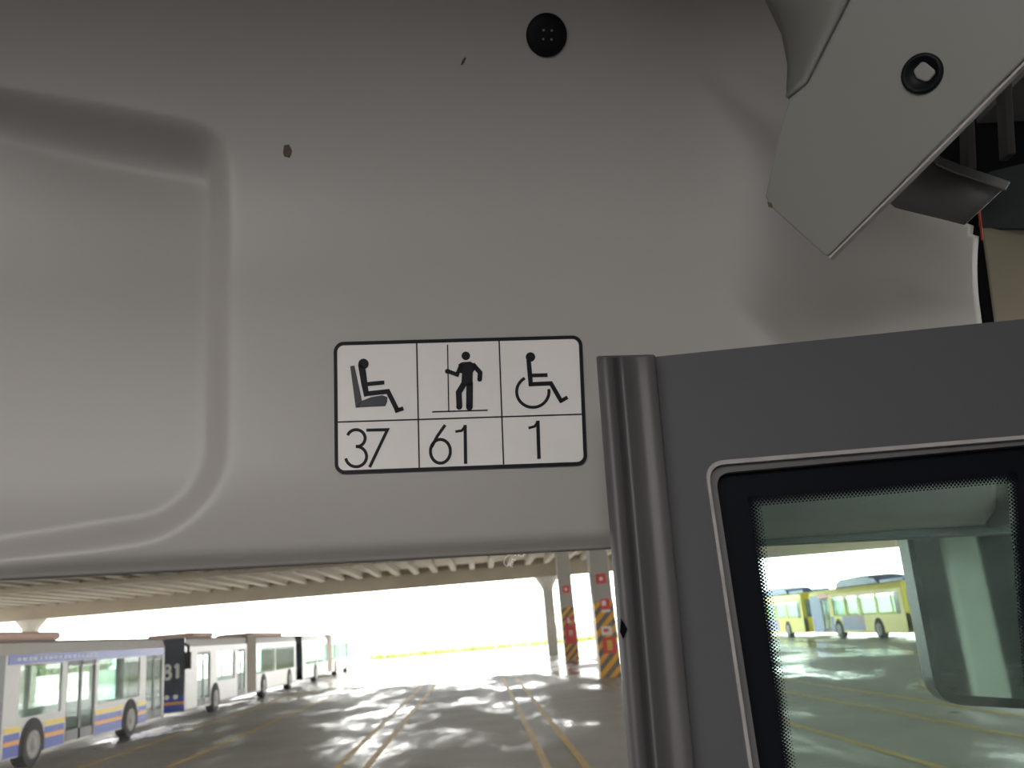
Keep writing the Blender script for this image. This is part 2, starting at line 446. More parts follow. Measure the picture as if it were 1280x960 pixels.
# ------------------------------------------------------------------ door gear housing behind the cover (open black box)
hb = struct(empty('trim_1', P3(.62, 2.45, -.05)), 'open black door mechanism housing at the upper right')
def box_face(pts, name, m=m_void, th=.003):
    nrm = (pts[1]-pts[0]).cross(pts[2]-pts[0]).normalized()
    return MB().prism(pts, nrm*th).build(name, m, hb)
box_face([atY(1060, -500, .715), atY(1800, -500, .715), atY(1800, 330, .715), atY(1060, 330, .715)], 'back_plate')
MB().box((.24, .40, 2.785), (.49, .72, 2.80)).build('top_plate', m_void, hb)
m_strut = mat('dark_strut', (0.03, 0.028, 0.027), 0.7, spec=.2)
for (a, b_) in (((1211, 150), (1216, 205)), ((1256, 100), (1265, 186))):
    p, q = atY(a[0], a[1]-60, .60), atY(b_[0], b_[1]+6, .60)
    wv = Vector((.0035, 0, 0)); bevel(MB().prism([p-wv, p+wv, q+wv, q-wv], (0, .012, 0)).build('strut', m_strut, hb), .001)
m_teal = mat('dark_teal_paint', (0.010, 0.016, 0.019), 0.6)
box_face([atY(1236, 215, .69), atY(1500, 150, .64), atY(1500, 288, .64), atY(1222, 285, .69)], 'side_plate', m_teal)
# bent grey bracket
br = tag(empty('bent_bracket', atY(1190, 236, .56)), 'bent grey sheet metal bracket sticking out under the mechanism cover', 'bracket')
V = []
rowA = [(1104, 246), (1130, 222), (1150, 200), (1168, 188)]
rowB = [(1112, 256), (1140, 265), (1172, 272), (1206, 281)]
top = [(1168, 188), (1176, 198), (1200, 208), (1230, 218), (1262, 229)]
botm = [(1108, 250), (1118, 259), (1144, 266), (1174, 273), (1206, 281)]
for i, (t_, b_) in enumerate(zip(top, botm)):
    V += [atY(*t_, .545-.010*i), atY(*b_, .565-.006*i)]
sb = obj('plate', V, [(i*2, i*2+2, i*2+3, i*2+1) for i in range(4)], m_metal, br, True)
m_ = sb.modifiers.new('solid', 'SOLIDIFY'); m_.thickness = .002; m_.offset = 0
V = []
for i, t_ in enumerate(top):
    V += [atY(t_[0], t_[1]-1, .5435-.010*i), atY(t_[0]-5, t_[1]+8, .5425-.010*i)]
sb = obj('folded_lip', V, [(i*2, i*2+2, i*2+3, i*2+1) for i in range(4)], m_cover, br)
m_ = sb.modifiers.new('solid', 'SOLIDIFY'); m_.thickness = .0015; m_.offset = 0
tag(MB().tube([atY(1222, 250, .60), atY(1224, 266, .60), atY(1226, 282, .60), atY(1228, 300, .60)], .0010).build('red_cable', m_red), 'thin red cable beside the bent grey bracket', 'cable')
# olive end block beside the header
ob = MB().prism([P3(*base_uz(*p, .0), .0) for p in ((1227, 284), (1330, 282), (1345, 430), (1247, 430))], -PN*.08).build('end_block', m_olive)
bevel(ob, .002); tag(ob, 'olive beige end block at the right end of the header panel', 'panel')
MB().prism([P3(*base_uz(*p, -.001), -.001) for p in ((1212, 284), (1228, 283), (1249, 430), (1233, 430), (1230, 398), (1215, 300))], -PN*.085).build('gap_strip', m_void, hb)
# dark line between header and block, lower return of the header seen through the door glass
gb = MB().prism([P3(*base_uz(*p), -.004) for p in ((1262, 560), (1330, 550), (1345, 648), (1267, 654))], -PN*.05).build('trim_2', m_metal); struct(gb, 'grey corner filler beside the header end')
vb = MB().prism([P3(*base_uz(*p, -.03), -.03) for p in ((815, 652), (1300, 620), (1300, 664), (815, 687))], -PN*.02).build('trim_3', mat('slate_trim', (0.16, 0.2, 0.2), .7, var=.3, vscale=25)); struct(vb, 'slate grey strip under the header behind the door glass')

# ------------------------------------------------------------------ windscreen
V = [(-2.0, .80, 2.42), (.46, .80, 2.42), (.46, .92, 1.0), (-2.0, .92, 1.0)]
ws = struct(obj('window_1', V, [(0, 1, 2, 3)], g_screen), 'dusty front windscreen')
wsn = Vector((0, -1, -0.0845)).normalized(); wsp = Vector((-.5, .80, 2.42))
def WS(x, y): return on_plane(x, y, wsp+wsn*.001, wsn)
m_chalk = glass_mat('white_chalk', (1, 1, 1), 0.8, (0.95, 0.95, 0.93), 0.0, 5)
def ws_stroke(pts, wd, name):
    b = MB()
    for q in stroke_polys(pts, wd): b.add([WS(p[0], p[1]) for p in q], [(0, 1, 2, 3)])
    return b.build(name, m_chalk, ws)
o_ = lambda l: [(400+a/3.2, 660+b/3.2) for a, b in l]
ws_stroke(o_([(765, 100), (742, 118), (735, 140), (745, 154), (765, 140), (782, 128), (770, 124), (760, 150), (772, 158)]), 1.2, 'scratch_mark')
ws_stroke(o_([(778, 112), (790, 98), (800, 100), (792, 110), (812, 112), (820, 97)]), 1.1, 'scratch_mark')

# ------------------------------------------------------------------ rest of the own bus (cabin around the camera, lets daylight in)
XL, XR, YB, ZF, ZC = -2.05, 0.50, -10.0, 0.9, 2.82
def sbox(name, a, b, m, label=None): return struct(MB().box(a, b).build(name, m), label)
sbox('floor', (XL, YB, ZF-.06), (XR, .9, ZF), m_cabinfloor)
sbox('ceiling', (XL, YB, ZC), (XR, .86, ZC+.06), m_cabin)
sbox('wall_back', (XL, YB-.05, ZF), (XR, YB, ZC), m_cabin)
wl = MB(); wl.box((XL-.05, YB, ZF), (XL, .9, 1.45)); wl.box((XL-.05, YB, 2.5), (XL, .9, ZC))
for y in (-10, -8.1, -6.2, -4.3): wl.box((XL-.05, y, 1.45), (XL, y+.08, 2.5))
wl.box((XL-.05, -2.4, 1.45), (XL, .9, 2.5))
struct(wl.build('wall_left', m_cabin))
wr = MB(); wr.box((XR, YB, .5), (XR+.05, -.9, 1.45)); wr.box((XR, YB, 2.62), (XR+.05, .86, ZC)); wr.box((XR, -.98, .5), (XR+.05, .55, 2.62))
for y in (-10, -8.1, -6.2, -4.3, -2.4, -.98): wr.box((XR, y, 1.45), (XR+.05, y+.08, 2.62))
struct(wr.build('wall_right', m_cabin))
fw = MB(); fw.box((XL, .86, .5), (XR, .93, 1.0)); struct(fw.build('wall_front_lower', m_cabin))

struct(MB().box((XL, -.42, 2.68), (XR, -.36, ZC)).build('shade_bulkhead', m_cabin), 'unseen ceiling bulkhead added to shade the top of the header panel')  # added out of view to keep lamp light off the header's top
# two unseen lamps added under the ceiling to brighten the header panel
m_fill = bpy.data.materials.new('fill_lamp_glow'); m_fill.use_nodes = True
pb = m_fill.node_tree.nodes['Principled BSDF']; pb.inputs['Base Color'].default_value = (.9, .9, .88, 1)
pb.inputs['Emission Color'].default_value = (1.0, .965, .93, 1); pb.inputs['Emission Strength'].default_value = FILL
for lx, ly0, ly1, lab in ((-1.35, -1.1, -4.6, 'unseen fill lamp added under the cabin ceiling at left'), (-.25, -1.1, -4.6, 'unseen fill lamp added under the cabin ceiling at right')):
    l_ = tag(empty('fill_lamp', (lx, (ly0+ly1)/2, ZC)), lab, 'lamp', 'added fill lamps')
    MB().box((lx-.13, ly0+.02, ZC-.03), (lx+.13, ly1-.02, ZC)).build('fill_lamp_body', m_cabin, l_)
    MB().prism([(lx-.10, ly0, ZC-.03), (lx-.05, ly0, ZC-.09), (lx+.05, ly0, ZC-.09), (lx+.10, ly0, ZC-.03)], (0, ly1-ly0, 0)).build('fill_diffuser', m_fill, l_)
# ------------------------------------------------------------------ outside mirror seen through the door glass
mY = 1.30
m_mirf = mat('mirror_housing', (0.014, 0.02, 0.022), .4, spec=.25)
m_mir = mat('mirror_glass', (0.30, 0.37, 0.365), .03, metal=1.0)
mc = atY(1220, 770, mY)
mn = Vector((-.36, -2.0, 0)).normalized()
def MR(x, y, lift=0.0): return on_plane(x, y, mc+mn*lift, mn)
mir = tag(empty('outside_mirror', MR(1210, 885)), 'tall dark outside mirror with a rounded corner seen through the door glass', 'mirror')
mo = loop_px((1118, 590), (1330, 575), (1352, 890), (1172, 880), 34); mi = loop_px((1126, 600), (1322, 585), (1343, 878), (1181, 868), 28)
MB().ring([MR(p.x, p.y) for p in mo], [MR(p.x, p.y) for p in mi], -mn*.05).build('rim', m_mirf, mir)
MB().prism([MR(p.x, p.y, -.05) for p in mo], -mn*.04).build('housing', m_mirf, mir)
MB().prism([MR(p.x, p.y, -.004) for p in mi], -mn*.003).build('mirror_glass', m_mir, mir)
MB().tube([MR(1230, 600, -.05), MR(1240, 480, -.06), Vector((.62, 1.2, 2.95)), Vector((.40, .95, 3.0))], .018, 10).build('arm', m_mirf, mir)

# ------------------------------------------------------------------ yard ground
def ground_mat():
    m = bpy.data.materials.new('wet_concrete'); m.use_nodes = True; nt = m.node_tree; L = nt.links.new
    b = nt.nodes['Principled BSDF']; tc = nt.nodes.new('ShaderNodeTexCoord')
    mp = nt.nodes.new('ShaderNodeMapping'); mp.inputs['Scale'].default_value = (.45, .16, 1); mp.inputs['Rotation'].default_value = (0, 0, .12); L(tc.outputs['Object'], mp.inputs[0])
    n = nt.nodes.new('ShaderNodeTexNoise'); n.inputs['Scale'].default_value = 0.8; n.inputs['Detail'].default_value = 8; n.inputs['Roughness'].default_value = .66; L(mp.outputs[0], n.inputs['Vector'])
    r = nt.nodes.new('ShaderNodeValToRGB'); r.color_ramp.elements[0].position = .47; r.color_ramp.elements[1].position = .62; 
    sp = nt.nodes.new('ShaderNodeSeparateXYZ'); L(tc.outputs['Object'], sp.inputs[0])
    we = nt.nodes.new('ShaderNodeMapRange'); we.inputs[1].default_value = 30; we.inputs[2].default_value = 60; we.inputs[4].default_value = .13; L(sp.outputs[1], we.inputs[0])   # rain blows in under the roof edge
    ad = nt.nodes.new('ShaderNodeMath'); ad.operation = 'ADD'; L(n.outputs['Fac'], ad.inputs[0]); L(we.outputs[0], ad.inputs[1]); L(ad.outputs[0], r.inputs[0])
    mr = nt.nodes.new('ShaderNodeMapRange'); mr.inputs[3].default_value = .62; mr.inputs[4].default_value = .16; L(r.outputs[0], mr.inputs[0]); L(mr.outputs[0], b.inputs['Roughness'])
    n2 = nt.nodes.new('ShaderNodeTexNoise'); n2.inputs['Scale'].default_value = .7; n2.inputs['Detail'].default_value = 8; L(tc.outputs['Object'], n2.inputs['Vector'])
    mx = nt.nodes.new('ShaderNodeMix'); mx.data_type = 'RGBA'; mx.inputs[6].default_value = (.33, .30, .25, 1); mx.inputs[7].default_value = (.60, .56, .48, 1); L(n2.outputs['Fac'], mx.inputs[0])
    m2 = nt.nodes.new('ShaderNodeMix'); m2.data_type = 'RGBA'; L(r.outputs[0], m2.inputs[0]); L(mx.outputs[2], m2.inputs[6]); m2.inputs[7].default_value = (.30, .28, .24, 1)
    L(m2.outputs[2], b.inputs['Base Color'])
    return m
gr = struct(obj('yard_ground', [(-150, -80, 0), (150, -80, 0), (150, 260, 0), (-150, 260, 0)], [(0, 1, 2, 3)], ground_mat()), 'wet concrete ground of the bus yard')
m_line = mat('worn_yellow_paint', (0.80, 0.47, 0.06), .5, var=.4, vscale=2.5)
def gline(x0, y0, x1, y1, wd=.13):
    d = Vector((x1-x0, y1-y0)).normalized(); nx, ny = -d.y*wd/2, d.x*wd/2
    MB().prism([(x0+nx, y0+ny, .001), (x0-nx, y0-ny, .001), (x1-nx, y1-ny, .001), (x1+nx, y1+ny, .001)], (0, 0, .006)).build('painted_line', m_line, gr)
for X in (-2.85, -2.25, .93, 1.53): gline(X, 4, X, 44)
for X in (-6.8, -9.3, 5.85, 8.0, 9.3): gline(X, 6, X, 48)

# ------------------------------------------------------------------ depot roof
m_conc = mat('pale_concrete', (0.40, 0.385, 0.35), .8, var=.18, vscale=.8)
m_soffit = mat('grimy_concrete', (0.40, 0.37, 0.325), .85, var=.3, vscale=.35)
m_beam = mat('brown_stained_concrete', (0.34, 0.29, 0.23), .85, var=.25, vscale=.5)
RX0, RX1, RY0, RY1, RZ = -40, 42, -26, 72, 7.4
roof = struct(MB().box((RX0, RY0, RZ), (RX1, RY1+1, RZ+.4)).build('depot_roof', m_soffit), 'concrete roof over the bus yard')
def rbox(name, a, b, m): return MB().box(a, b).build(name, m, roof)
rbox('beam', (RX0, 70.6, 5.95), (RX1, 71.6, RZ), m_beam)
rbox('beam', (RX0, 54, 6.7), (RX1, 54.8, RZ), m_beam)
j0 = None
x = RX0+.6
while x < RX1:
    if j0 is None: j0 = MB().box((-.2, 20, 6.95), (.2, 70.6, RZ)).build('joist', m_soffit, roof); j = j0
    else: j = j0.copy(); COL.objects.link(j)
    j.location.x = x; x += 1.45

# ------------------------------------------------------------------ columns
def stripe_mat():
    m = bpy.data.materials.new('hazard_stripes'); m.use_nodes = True; nt = m.node_tree; L = nt.links.new
    b = nt.nodes['Principled BSDF']; b.inputs['Roughness'].default_value = .5
    tc = nt.nodes.new('ShaderNodeTexCoord'); sp = nt.nodes.new('ShaderNodeSeparateXYZ'); L(tc.outputs['Object'], sp.inputs[0])
    a = nt.nodes.new('ShaderNodeMath'); a.operation = 'SUBTRACT'; L(sp.outputs[2], a.inputs[0]); L(sp.outputs[0], a.inputs[1])
    d = nt.nodes.new('ShaderNodeMath'); d.operation = 'SUBTRACT'; L(a.outputs[0], d.inputs[0]); L(sp.outputs[1], d.inputs[1])
    mu = nt.nodes.new('ShaderNodeMath'); mu.operation = 'MULTIPLY'; mu.inputs[1].default_value = 1.9; L(d.outputs[0], mu.inputs[0])
    fr_ = nt.nodes.new('ShaderNodeMath'); fr_.operation = 'FRACT'; L(mu.outputs[0], fr_.inputs[0])
    g = nt.nodes.new('ShaderNodeMath'); g.operation = 'GREATER_THAN'; g.inputs[1].default_value = .5; L(fr_.outputs[0], g.inputs[0])
    mx = nt.nodes.new('ShaderNodeMix'); mx.data_type = 'RGBA'; mx.inputs[6].default_value = (.16, .15, .13, 1); mx.inputs[7].default_value = (.85, .40, .03, 1)
    L(g.outputs[0], mx.inputs[0]); L(mx.outputs[2], b.inputs['Base Color']); return m
m_hz = stripe_mat()
m_signred = mat('red_sign', (0.72, 0.07, 0.06), .4); m_signwhite = mat('white_sign', (0.8, 0.78, 0.76), .4)
def column(X, Y, W_, zs, label, cap_=False):
    c = struct(empty('concrete_column', (X, Y, 0)), label)
    bevel(MB().box((X-W_/2, Y-W_/2, 0), (X+W_/2, Y+W_/2, RZ)).build('shaft', m_conc, c), .05)
    if zs:
        s = MB().box((-W_/2-.012, -W_/2-.012, .02), (W_/2+.012, W_/2+.012, zs)).build('striped_band', m_hz, None)
        s.location = (X, Y, 0); s.parent = c; s.matrix_parent_inverse = c.matrix_world.inverted()
    if cap_:
        MB().lathe((X, Y, 5.0), (0, 0, 1), [(W_*.6, 0), (W_*.72, .3), (W_*1.1, .75), (W_*1.25, .95)], 20).build('capital', m_conc, c)
    return c
column(5.55, 73-1.9, .78, 0, 'plain far concrete column with a flared head', True)
column(-34.2, 71.1, .9, 0, 'plain concrete column at the far left end of the roof beam', True)
column(5.72, 58.6, .86, 3.25, 'middle concrete column with hazard stripes and red signs')
column(5.10, 37.2, .80, 2.95, 'nearest concrete column with hazard stripes and red signs')
def sign(X, Y, z, w_, h, m, label, marks):
    s = tag(empty('wall_sign', (X, Y, z)), label, 'sign')
    MB().box((X-w_/2, Y-.02, z-h/2), (X+w_/2, Y, z+h/2)).build('sign_plate', m, s)
    for (dx, dz, a, b_, mm) in marks: MB().box((X+dx-a/2, Y-.03, z+dz-b_/2), (X+dx+a/2, Y-.021, z+dz+b_/2)).build('mark', mm, s)
fY = 58.6-.43-.015; 
sign(5.72, fY, 4.38, .46, .46, m_signred, 'small red square sign on the middle column above its stripes', [(0, 0, .16, .16, m_signwhite)])
sign(5.74, fY, 2.45, .44, .44, m_signred, 'red and white sign on the middle column just above the red box', [(-.05, -.02, .14, .34, m_signwhite), (.06, -.1, .22, .1, m_signwhite)])
fx = tag(empty('hydrant_cabinet', (5.75, fY, 1.5)), 'bright red cabinet on the middle striped column', 'cabinet')
bevel(MB().box((5.40, fY-.16, .98), (6.10, fY, 2.14)).build('cabinet_box', m_signred, fx), .02)
MB().box((5.65, fY-.17, 1.5), (5.71, fY-.161, 1.82)).build('mark', m_signwhite, fx); MB().box((5.79, fY-.17, 1.5), (5.85, fY-.161, 1.82)).build('mark', m_signwhite, fx); MB().box((5.65, fY-.17, 1.74), (5.85, fY-.161, 1.82)).build('mark', m_signwhite, fx)
nY = 37.2-.40-.015
sign(5.10, nY, 3.88, .40, .40, m_signred, 'small red square sign high on the nearest column', [(0, 0, .14, .14, m_signwhite)])
sign(5.16, nY, 2.86, .38, .42, m_signred, 'red and white sign at the top of the nearest striped column', [(-.05, .04, .16, .2, m_signwhite), (0, -.27, .36, .1, m_signwhite)])
sign(5.10, nY, 1.82, .42, .34, m_signwhite, 'white sign with red marks above the framed panel on the nearest column', [(-.02, .02, .2, .12, m_signred)])
sign(5.16, nY, 1.25, .56, .62, m_signred, 'red framed panel with a yellow middle on the nearest column', [(0, 0, .22, .40, m_line)])

# ------------------------------------------------------------------ buses
m_bwhite = mat('bus_white', (0.62, 0.61, 0.59), .4, var=.08, vscale=.7)
m_bblue = mat('bus_blue', (0.04, 0.08, 0.42), .4, var=.1, vscale=.8)
m_bdark = mat('bus_dark_glass', (0.035, 0.05, 0.08), .12)
m_yel = mat('bus_yellow', (0.93, 0.74, 0.02), .4, var=.06, vscale=.8)
m_orange = mat('stripe_orange', (0.85, 0.36, 0.05), .4)
m_yst = mat('stripe_yellow', (0.85, 0.62, 0.05), .4)
m_tyre = mat('tyre_rubber', (0.03, 0.03, 0.032), .8); m_hub = mat('wheel_hub', (0.30, 0.29, 0.27), .5, var=.2, vscale=5)
m_rgrey = mat('roof_grey', (0.5, 0.48, 0.45), .6); m_bellow = mat('bellows_beige', (0.42, 0.38, 0.31), .8)
m_pale = mat('pale_print', (0.55, 0.6, 0.75), .5); m_lamp = mat('clear_lamp', (0.8, 0.8, 0.8), .1)
m_pod = mat('roof_pod_blue', (0.05, 0.10, 0.36), .4); m_pink = mat('pink_print', (.55, .3, .42), .5); m_lilac = mat('lilac_print', (.38, .36, .62), .5)
m_roofred = mat('pale_red_roof_unit', (.55, .36, .30), .6)
m_frame = mat('grey_door_frame', (0.20, 0.20, 0.21), .5)
g_bus = glass_mat('bus_green_glass', (0.74, 0.86, 0.81), 0.08, (0.8, 0.85, 0.82), 0.08, 2)
def bus(label, name, X, sgn, y0, y1, zt, wins, doors, wheels, mb, skirt, stripes, joint=None, group=None, zw=(1.15, 2.35)):
    """X: side facing the camera, sgn: direction of the far side"""
    W_ = 2.5; xf = X+sgn*W_; t = .07*sgn
    o = tag(empty(name, ((X+xf)/2, (y0+y1)/2, 0)), label, 'bus', group)
    b = MB()
    ops = sorted(wins+doors)
    # near side
    def strip(a, c, z0, z1): b.box((X, a, z0), (X+t, c, z1))
    y = y0
    for (a, c) in ops:
        strip(y, a, .32, zt-.35); y = c
    strip(y, y1, .32, zt-.35)
    for (a, c) in wins:
        strip(a, c, .32, zw[0]); strip(a, c, zw[1], zt-.35)
    for (a, c) in doors: strip(a, c, zw[1]+.02, zt-.35)
    # far side with a row of windows, ends, roof, floor
    b.box((xf, y0, .32), (xf-t, y1, zw[0])); b.box((xf, y0, zw[1]), (xf-t, y1, zt-.35))
    n = max(3, int((y1-y0)/2.2))
    for k in range(n+1):
        yy = y0+(y1-y0-.14)*k/n; b.box((xf, yy, zw[0]), (xf-t, yy+.14, zw[1]))
    # far end only (the near end is built with its own parts)
    for ye, s in ((y0, 1), (y1, -1)):
        b.box((X, ye, .32), (xf, ye+.06*s, 1.05)); b.box((X, ye, 2.45), (xf, ye+.06*s, zt-.35))
        for xx in (X, xf-sgn*.12, (X+xf)/2): b.box((xx, ye, 1.05), (xx+sgn*.12, ye+.06*s, 2.45))
    b.box((X, y0, .30), (xf, y1, .36))
    b.build('body', mb, o)
    rf = MB().prism([(X, y0, zt-.35), (X+sgn*.10, y0, zt-.08), (X+sgn*.35, y0, zt), (xf-sgn*.35, y0, zt), (xf-sgn*.1, y0, zt-.08), (xf, y0, zt-.35)], (0, y1-y0, 0)).build('roof', m_rgrey if mb is m_bwhite else mb, o)
    for (a, c) in wins: MB().box((X+t*.3, a, zw[0]), (X+t*.4, c, zw[1])).build('window_pane', g_bus, o)
    for k in range(2):
        ye = y0+.02 if k == 0 else y1-.02
        MB().box((X+sgn*.12, ye, 1.05), (xf-sgn*.12, ye+.01, 2.45)).build('end_window', m_bdark if k == 0 else g_bus, o)
    for (a, c) in doors:
        d = MB(); w_ = (c-a)
        for q in (0, .5): 
            d.box((X+t*.2, a+w_*q, .35), (X+t*.9, a+w_*q+.07, 2.37)); d.box((X+t*.2, a+w_*(q+.5)-.07, .35), (X+t*.9, a+w_*(q+.5), 2.37))
            d.box((X+t*.2, a+w_*q, .35), (X+t*.9, a+w_*(q+.5), .62)); d.box((X+t*.2, a+w_*q, 2.25), (X+t*.9, a+w_*(q+.5), 2.37))
        dd = d.build('door', m_frame, o)
        for q in (0, .5): MB().box((X+t*.5, a+w_*q+.07, .62), (X+t*.55, a+w_*(q+.5)-.07, 2.25)).build('door_pane', g_bus, dd)
    for wy in wheels:
        arch = [(X-sgn*.012, wy+.62*math.cos(math.pi*k/16), .5+.62*math.sin(math.pi*k/16)) for k in range(17)]
        arch = [(X-sgn*.012, wy+.62, .30)]+arch+[(X-sgn*.012, wy-.62, .30)]
        MB().prism(arch, (sgn*.03, 0, 0)).build('wheel_arch', m_tyre, o)
        wh = MB().cylx((wy, .50), .50, X-sgn*.03, X+sgn*.28).build('wheel', m_tyre, o)
        MB().lathe((X-sgn*.03, wy, .50), (-sgn, 0, 0), [(.33, 0), (.33, .015), (.28, .02), (.22, -.0), (.12, .01), (.10, .04), (.02, .045)], 20).build('hub', m_hub, wh, True)
    for (a, c, z0, z1, m) in skirt+stripes:
        MB().box((X-sgn*.008, a, z0), (X+sgn*.01, c, z1)).build('stripe' if (z1-z0) < .3 else 'paint_band', m, o)
    if joint:
        J = MB()
        k = joint[0]
        while k < joint[1]:
            J.box((X-sgn*.03, k, .4), (X+sgn*.03, k+.10, zt-.05)); k += .18
        J.box((X-sgn*.01, joint[0], .4), (X+sgn*.02, joint[1], zt-.06)); J.box((X, joint[0], zt-.06), (xf, joint[1], zt+.03))
        J.build('bellows', m_bellow, o)
    return o
def bands(spans):
    s, st_ = [], []
    for a, c in spans:
        s.append((a, c, .32, .82, m_bblue)); st_ += [(a, c, .86, .97, m_yst), (a, c, .60, .69, m_orange)]
    return [q for q in s], [(a, c, z0, z1, m) for a, c, z0, z1, m in st_]
def fix(st_): return [(a, c, z0, z1, m) for a, c, z0, z1, m in st_]
def stripes_on(o, X, sgn, spans):
    for a, c in spans:
        MB().box((X-sgn*.004, a, .32), (X+sgn*.01, c, .84)).build('paint_band', m_bblue, o)
        MB().box((X-sgn*.009, a, .86), (X+sgn*.01, c, .98)).build('stripe', m_yst, o)
        MB().box((X-sgn*.009, a, .58), (X+sgn*.01, c, .68)).build('stripe', m_orange, o)
XBL = -11.0
# nearest bus of the left row
b1 = bus('white and blue bus nearest in the left row, blue band along its roof edge', 'city_bus', XBL, -1, 21.2, 32.5, 2.95,
         [(22.5, 24.7), (27.0, 30.2)], [(25.0, 26.8), (30.75, 32.3)], [23.25, 29.45], m_bwhite, [], [], group='buses parked in the left row')
stripes_on(b1, XBL, -1, [(21.9, 22.62), (23.88, 24.95), (26.85, 28.82), (30.08, 30.8)])
MB().box((XBL+.012, 21.9, 2.38), (XBL-.02, 32.4, 2.60)).build('name_band', m_bblue, b1)
for k in range(17): MB().box((XBL+.015, 22.3+k*.27+random.uniform(-.04, .04), 2.46), (XBL+.011, 22.3+k*.27+.17, 2.53)).build('lettering', m_pale, b1)
MB().box((XBL+.02, 21.2, .32), (XBL-.05, 21.75, 2.6)).build('corner_pillar', m_frame, b1)
bevel(MB().box((XBL-.2, 21.0, 2.95), (XBL-2.2, 25.0, 3.16)).build('roof_unit', m_roofred, b1), .08)
# articulated bus, number 81 on its front
b2 = bus('white articulated bus with a dark blue front numbered 81', 'articulated_bus', XBL, -1, 34.7, 55.2, 2.95,
         [(38.9, 41.6), (45.6, 49.6), (49.8, 54.6)], [(36.2, 37.9), (42.0, 43.4)], [38.6, 47.0, 53.2], m_bwhite, [], [], joint=(43.8, 45.3), group='buses parked in the left row')
fb_ = MB(); fb_.box((XBL, 34.64, .9), (XBL-2.5, 34.70, 2.92)); fb_.build('front_screen', m_bdark, b2)
MB().box((XBL, 34.62, .35), (XBL-2.5, 34.70, .9)).build('front_bumper', m_bblue, b2)
MB().box((XBL, 34.61, .58), (XBL-2.5, 34.63, .68)).build('stripe', m_orange, b2)
for dx in (.3, .62): MB().lathe((XBL-dx, 34.62, .85), (0, -1, 0), [(.09, 0), (.09, .02), (.02, .03)], 12).build('headlight', m_lamp, b2)
def num_polys(ox, oz, h):
    s = h/2; out = []
    out += stroke_polys([(ox+a, oz+b_) for a, b_ in arc((0, s*1.5), s*.42, s*.42, 0, 360, 16)], .1)+stroke_polys([(ox+a, oz+b_) for a, b_ in arc((0, s*.5), s*.5, s*.5, 0, 360, 16)], .1)
    out += stroke_polys([(ox+s*1.5, oz), (ox+s*1.5, oz+h)], .12)+stroke_polys([(ox+s*1.1, oz+h*.75), (ox+s*1.5, oz+h)], .1)
    return out
b = MB()
for p in num_polys(XBL-.62, 1.5, .5): b.prism([(q[0], 34.61, q[1]) for q in p], (0, .02, 0))
b.build('number', m_signwhite, b2)
m_ = MB(); m_.tube([(XBL+.0, 34.6, 2.7), (XBL+.25, 34.3, 2.6), (XBL+.25, 34.25, 2.2)], .05); m_.box((XBL+.12, 34.2, 1.8), (XBL+.36, 34.3, 2.4)); m_.build('wing_mirror', m_black, b2)
bevel(MB().box((XBL-.3, 36.6, 2.95), (XBL-2.1, 39.4, 3.15)).build('roof_unit', m_roofred, b2), .08)
bevel(MB().box((XBL-.3, 46.0, 2.95), (XBL-2.1, 53, 3.15)).build('roof_unit', m_roofred, b2), .08)
b3 = bus('farthest white bus of the left row, washed out by daylight', 'articulated_bus', XBL, -1, 57.0, 78.0, 2.95,
         [(58.2, 62.0), (62.3, 66.2), (68.5, 72.0), (72.4, 76.5)], [], [61.5, 70.0, 75.5], m_bwhite, [], [], joint=(66.5, 68.2), group='buses parked in the left row')
MB().box((XBL+.02, 57.0, .32), (XBL-2.5, 57.06, 2.9)).build('front_screen', m_bdark, b3)
MB().box((XBL+.02, 77.6, .4), (XBL-.3, 78.05, 2.7)).build('rear_corner', m_bdark, b3)
MB().box((XBL+.03, 77.0, 1.5), (XBL, 77.9, 2.3)).build('red_panel', m_signred, b3)
# yellow buses on the right
def ybus(label, y0, y1):
    X = 22.0
    o = bus(label, 'yellow_bus', X, 1, y0, y1, 2.95, [(y0+1.0, y0+3.2), (y0+3.4, y0+5.6), (y0+5.8, y0+7.6), (y0+7.8, y0+9.6)], [(y1-3.2, y1-1.9)], [y0+3.4, y1-4.3], m_yel, [], [], group='yellow buses on the right', zw=(1.3, 2.4))
    MB().box((X-.012, y0+.5, 1.28), (X+.01, y0+1.0, 2.42)).build('blank_window', m_bdark, o)
    MB().box((X-.010, y0+5.2, .45), (X+.01, y1-4.95, 1.28)).build('poster', m_lilac, o)
    MB().box((X-.014, y0+5.3, .80), (X+.01, y0+6.0, 1.25)).build('poster', m_pink, o)
    MB().box((X-.010, y1-3.65, .32), (X+.01, y1-3.2, 1.28)).build('paint_band', m_bblue, o); MB().box((X-.010, y1-1.9, .32), (X+.01, y1, 2.6)).build('paint_band', m_bblue, o)
    MB().box((X-.012, y0+2, 2.46), (X+.01, y1-3.4, 2.56)).build('stripe', m_orange, o)
    MB().box((X-.014, y1-3.3, 2.42), (X+.01, y1-1.6, 2.66)).build('route_display', m_signred, o)
    pod = [(X+.3, y0+3.2, 2.93), (X+.3, y0+3.7, 3.30), (X+.3, y0+5.2, 3.48), (X+.3, y0+8.6, 3.42), (X+.3, y0+9.3, 3.20), (X+.3, y0+9.4, 2.93)]
    bevel(MB().prism(pod, (1.9, 0, 0)).build('roof_pod', m_pod, o), .06)
    MB().box((X+.3, y0+.2, 2.95), (X+2.2, y0+3.0, 3.12)).build('roof_unit', m_pod, o)
    MB().box((X+.25, y0-.02, 1.3), (X+2.25, y0, 2.4)).build('rear_window', m_bdark, o)
    MB().box((X, y0-.01, .32), (X+.25, y0, 2.9)).build('rear_corner', m_yel, o)
    MB().box((X, y0-.01, .32), (X+2.5, y0, 1.3)).build('rear_panel', m_yel, o)
    return o
